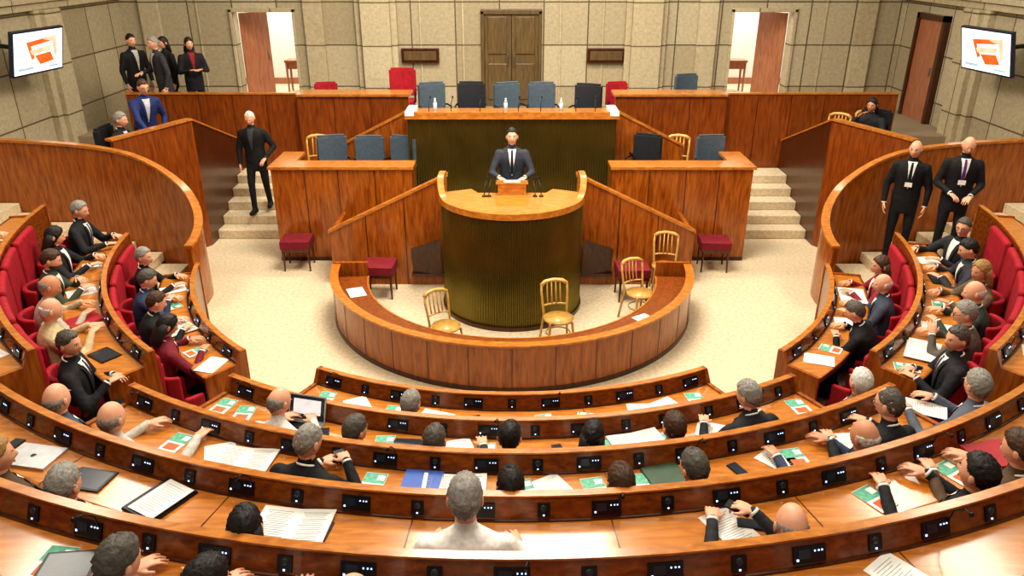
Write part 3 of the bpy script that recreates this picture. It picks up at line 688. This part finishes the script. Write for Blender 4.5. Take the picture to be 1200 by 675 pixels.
for (x,y,z,me),rr in zip(((-2.83,12.0,.75,och),(-2.27,11.95,.75,och),(-1.80,11.95,.75,och),(1.72,12.35,.75,och),(2.1,12.1,.75,ochb),(3.2,12.0,.75,och),
  (-1.30,13.1,1.4,och),(-.70,13.15,1.4,ochb),(-.02,13.1,1.4,och),(.52,13.1,1.4,och),(1.22,12.95,1.4,ochb),(3.35,14.7,1.3,och)),rots):
    place(me,'office_chair',(x,y,z),math.pi+rr,bevel=.02,scale=.93)
place(ochr,'red_office_chair',(-2.1,14.9,1.3),math.pi,bevel=.02,scale=1.0)
for x,y in((-3.45,14.5),(2.0,14.55)): place(ochr,'red_office_chair',(x,y,1.3),math.pi+.2,bevel=.02,scale=.82)
place(ochb,'office_chair',(-5.98,11.55,.95),math.pi*1.5,bevel=.02); place(ochb,'office_chair',(5.95,12.75,.95),math.pi*.75,bevel=.02)
# bentwood chairs
b=MB(); b.cap((0,0,.44),(0,0,.465),.20,.205,chairw,20,None,False)
for sx,sy in((-1,1),(1,1)): b.cap((sx*.15,sy*.14,.44),(sx*.19,sy*.19,0),.018,.012,chairw,8)
for sx in(-1,1): b.tube([(sx*.2,-.24,0),(sx*.16,-.17,.44),(sx*.18,-.24,.75),(sx*.175,-.26,.86)],.017,chairw)
b.tube([(.18+0,-.255,.84),(.12,-.29,.875),(0,-.31,.885),(-.12,-.29,.875),(-.18,-.255,.84)],.028,chairw)
b.tube([(.165,-.2,.56),(.08,-.235,.56),(0,-.245,.56),(-.08,-.235,.56),(-.165,-.2,.56)],.014,chairw)
for x in(-.09,-.03,.03,.09): b.tube([(x,-.235,.56),(x,-.27,.7),(x,-.295,.87)],.011,chairw)
pts=[(.165*cos(a),.165*sin(a),.24) for a in np.linspace(0,6.283,17)]; b.tube(pts,.009,chairw)
bent=b.mesh('bentwood_chair')
for x,y,z,r,sc in((.56,8.30,0,3.35,.9),(-.78,8.12,0,3.75,.86),(2.14,9.93,0,3.0,.92),(1.66,9.05,0,3.6,.88)): place(bent,'bentwood_chair',(x,y,z),r,scale=sc)
for x,y,z,r in((-3.2,12.35,.75,3.2),(2.72,12.35,.75,3.0),(5.55,13.2,.95,2.5),(6.3,13.4,.95,3.4)): place(bent,'bentwood_chair',(x,y,z),r)
b=MB(); b.box((0,0,.42),(.44,.40,.12),redd); b.box((0,0,.34),(.42,.38,.05),darkw)
for sx in(-1,1):
    for sy in(-1,1): b.cap((sx*.18,sy*.16,.34),(sx*.19,sy*.17,0),.02,.013,darkw,8)
st=b.mesh('velvet_stool')
for x,y,r in((-3.25,10.9,.05),(-1.85,9.9,-.05),(1.66,9.80,.05),(3.05,10.85,-.05)): place(st,'velvet_stool',(x,y,0),r,bevel=.03)
place(st,'velvet_stool',(-7.6,12.4,.95),.1,bevel=.03); place(st,'velvet_stool',(7.6,12.6,.95),.1,bevel=.03)
# ------------------------------------------------------------------ things on the desks
b=MB(); b.box((0,0,.002),(.15,.21,.004),white)
b.box((0,.05,.0048),(.146,.10,.0016),teal); b.box((0,-.055,.0048),(.10,.07,.0016),orange); b.box((.04,.055,.006),(.05,.05,.001),white)
leaf=b.mesh('leaflet')
b=MB(); b.box((0,0,.002),(.21,.29,.004),white)
inkm=M('ink_grey','#9a9a98',.8)
for i in range(14): b.box((-.01*(i%3),.11-.017*i,.0045),(.15-.02*(i%3),.003,.001),inkm)
pap=b.mesh('paper_sheet')
b=MB(); 
for s in(-1,1): b.box((s*.105,0,.006),(.21,.29,.008),white,Matrix.Rotation(-s*.06,4,'Y')); 
for s in(-1,1):
    for i in range(14): b.box((s*.105,.11-.017*i,.0115),(.15-.02*(i%3),.003,.001),inkm,Matrix.Rotation(-s*.06,4,'Y'))
book=b.mesh('open_document')
b=MB(); b.box((0,0,.005),(.075,.15,.01),blackp); b.box((0,0,.0105),(.066,.13,.001),scrgrey); phn=b.mesh('smartphone')
b=MB(); b.box((0,0,.005),(.26,.19,.01),blackp); b.box((0,0,.0105),(.23,.165,.001),scrgrey); tab=b.mesh('tablet')
silver=M('laptop_silver','#c0c0c2',.35,metal=.6)
b=MB(); b.box((0,-.0,.008),(.32,.21,.016),silver); b.box((0,.02,.0165),(.28,.10,.001),blackp); b.box((0,-.06,.0165),(.09,.05,.001),scrgrey); X=Matrix.Translation((0,.105,.012))@Matrix.Rotation(R_(-20),4,'X')
b.box((0,0,.105),(.32,.01,.21),silver,X); b.box((0,-.006,.105),(.30,.002,.19),scrgrey,X); b.box((0,-.0075,.115),(.24,.001,.12),M('screen_page','#dfe4ea',.4,emit=.4),X); lap=b.mesh('laptop')
b=MB(); b.box((0,0,.009),(.32,.22,.018),silver); b.ell((0,0,.018),(.018,.018,.001),scrgrey); lapc=b.mesh('closed_laptop')
blue=M('folder_blue','#3a5fae',.5); green=M('folder_green','#38503a',.5); redm=M('folder_red','#a3202c',.5)
def folder(m,nm): 
    b=MB(); b.box((0,0,.008),(.26,.32,.014),m); b.box((.004,0,.0165),(.23,.30,.003),white); b.box((-.002,0,.0195),(.25,.315,.003),m); return b.mesh(nm)
fb,fg,fr,fk=folder(blue,'blue_folder'),folder(green,'green_folder'),folder(redm,'red_folder'),folder(blackp,'black_folder')
def put(row,px,me,rot=0,dr=.2,dz=0,sc=1):
    r,zt,fl=RC[row]; rr=r+dr; t=R_(ang(rr,zt-.13,px)); place(me,me.name.split('.')[0],(rr*sin(t),CY-rr*cos(t),zt-.131+dz),t+rot,scale=sc)
def putS(i,t,me,rot=0,dr=.21,dz=0):
    r,zt,fl=SR[i]; rr=r+dr; t=R_(t); place(me,me.name.split('.')[0],(rr*sin(t),CY-rr*cos(t),zt-.131+dz),t+rot)
for a in [('A',382,leaf,.3),('A',815,leaf,-.3),('A',510,pap,1.4),('A',755,pap,1.3),('A',778,pap,1.8),('A',460,leaf,.1),('A',560,phn,.4),('A',640,leaf,.2),('A',690,leaf,1.2),('A',420,pap,.8),
 ('B',286,leaf,.4),('B',262,leaf,.2),('B',352,lap,.1),('B',450,leaf,.2),('B',380,phn,.5),('B',695,leaf,-.1),('B',748,book,.1),('B',790,leaf,.2),('B',936,leaf,-.3),('B',655,phn,.2),('B',540,pap,.4),('B',838,pap,.9),('B',480,tab,.1),('B',722,leaf,.4),('B',570,leaf,.1),
 ('C',207,leaf,.1),('C',285,book,.2),('C',258,pap,.7),('C',437,leaf,0),('C',493,fb,0),('C',532,book,.05),('C',562,phn,0),('C',614,leaf,.3),('C',697,leaf,.1),('C',756,leaf,-.1),('C',783,fg,.1),('C',932,leaf,-.2),('C',915,pap,.4),('C',995,pap,1.2),('C',1085,pap,.5),('C',1030,leaf,.3),('C',865,phn,.2),('C',650,pap,.5),
 ('D',105,tab,.2),('D',40,lapc,.3),('D',14,phn,.3),('D',188,fk,-.2),('D',343,book,.1),('D',379,phn,0),('D',855,pap,.3),('D',1025,leaf,.2),('D',1118,leaf,.1),('D',1165,fr,1.3),('D',1145,phn,1),('D',880,phn,1.2),
 ('E',62,leaf,.2),('E',80,tab,.4),('E',1060,pap,.4),('E',330,pap,.2),('E',760,leaf,.2) ]:
    put(*a)
put('D',190,pap,-.2,.2,.024)
for a in [(0,-73,pap,.2),(0,-58,book,.2),(0,-66,leaf,.3),(0,-49,leaf,.1),(0,-44,pap,.5),(1,-57,fr,.3),(1,-47,tab,.2),(1,-66,pap,.2),(1,-75,leaf,.1),(0,60,pap,.3),(0,50,leaf,.1),(0,46,pap,.4),(0,70,book,.1),
 (1,48,book,.2),(1,43.5,leaf,.5),(1,55,pap,.2),(1,62,leaf,.1),(1,70,tab,.1),(1,77,pap,.3),(2,-50,tab,.2),(2,-45,pap,.2),(2,46,pap,.3),(2,55,leaf,.3)]: putS(*a)
for x,y,z,me,r in((-2.0,9.0,.431,pap,.4),(1.6,8.2,.431,pap,.6)): place(me,me.name,(x,y,z),r)
# ------------------------------------------------------------------ light
w=bpy.data.worlds.new('World'); S.world=w; w.use_nodes=True; bg=w.node_tree.nodes['Background']; bg.inputs[0].default_value=(1,.92,.8,1); bg.inputs[1].default_value=.32
def area(loc,sx,sy,e,rot=(0,0,0),col=(1,.91,.77)):
    L=bpy.data.lights.new('ceiling_light','AREA'); L.shape='RECTANGLE'; L.size=sx; L.size_y=sy; L.energy=e; L.color=col; o=bpy.data.objects.new('ceiling_light',L); S.collection.objects.link(o); o.location=loc; o.rotation_euler=rot
area((0,8.8,7.5),3.0,3.0,700); area((0,13.2,6.8),8,1.2,430,(R_(22),0,0)); area((0,3.0,7.2),7,.8,215)
for s in(-1,1): area((s*6,8.5,6.6),1.0,4,150)
for x,y in((-3,11.5),(3,11.5)):
    L=bpy.data.lights.new('speaker_fill_spot','SPOT'); L.energy=640; L.spot_size=R_(40); L.spot_blend=.7; L.color=(1,.95,.86); L.shadow_soft_size=.15  # added fill spots that brighten the speaker's face, not fixtures of the hall
    o=bpy.data.objects.new('speaker_fill_spot',L); S.collection.objects.link(o); o.location=(x,4.0,5.3); d=Vector((0,10.5,1.8))-Vector(o.location); o.rotation_euler=d.to_track_quat('-Z','Y').to_euler()
cam=bpy.data.cameras.new('cam'); cam.lens=27; cam.sensor_width=36; cam.clip_end=100; co=bpy.data.objects.new('camera',cam); S.collection.objects.link(co)
co.location=(0,0,H); co.rotation_euler=(R_(66),0,0); S.camera=co
S.view_settings.view_transform='Standard'
try: S.view_settings.look='Medium High Contrast'
except Exception as e: print(e)
print('verts',sum(len(o.data.vertices) for o in S.objects if o.type=='MESH'))
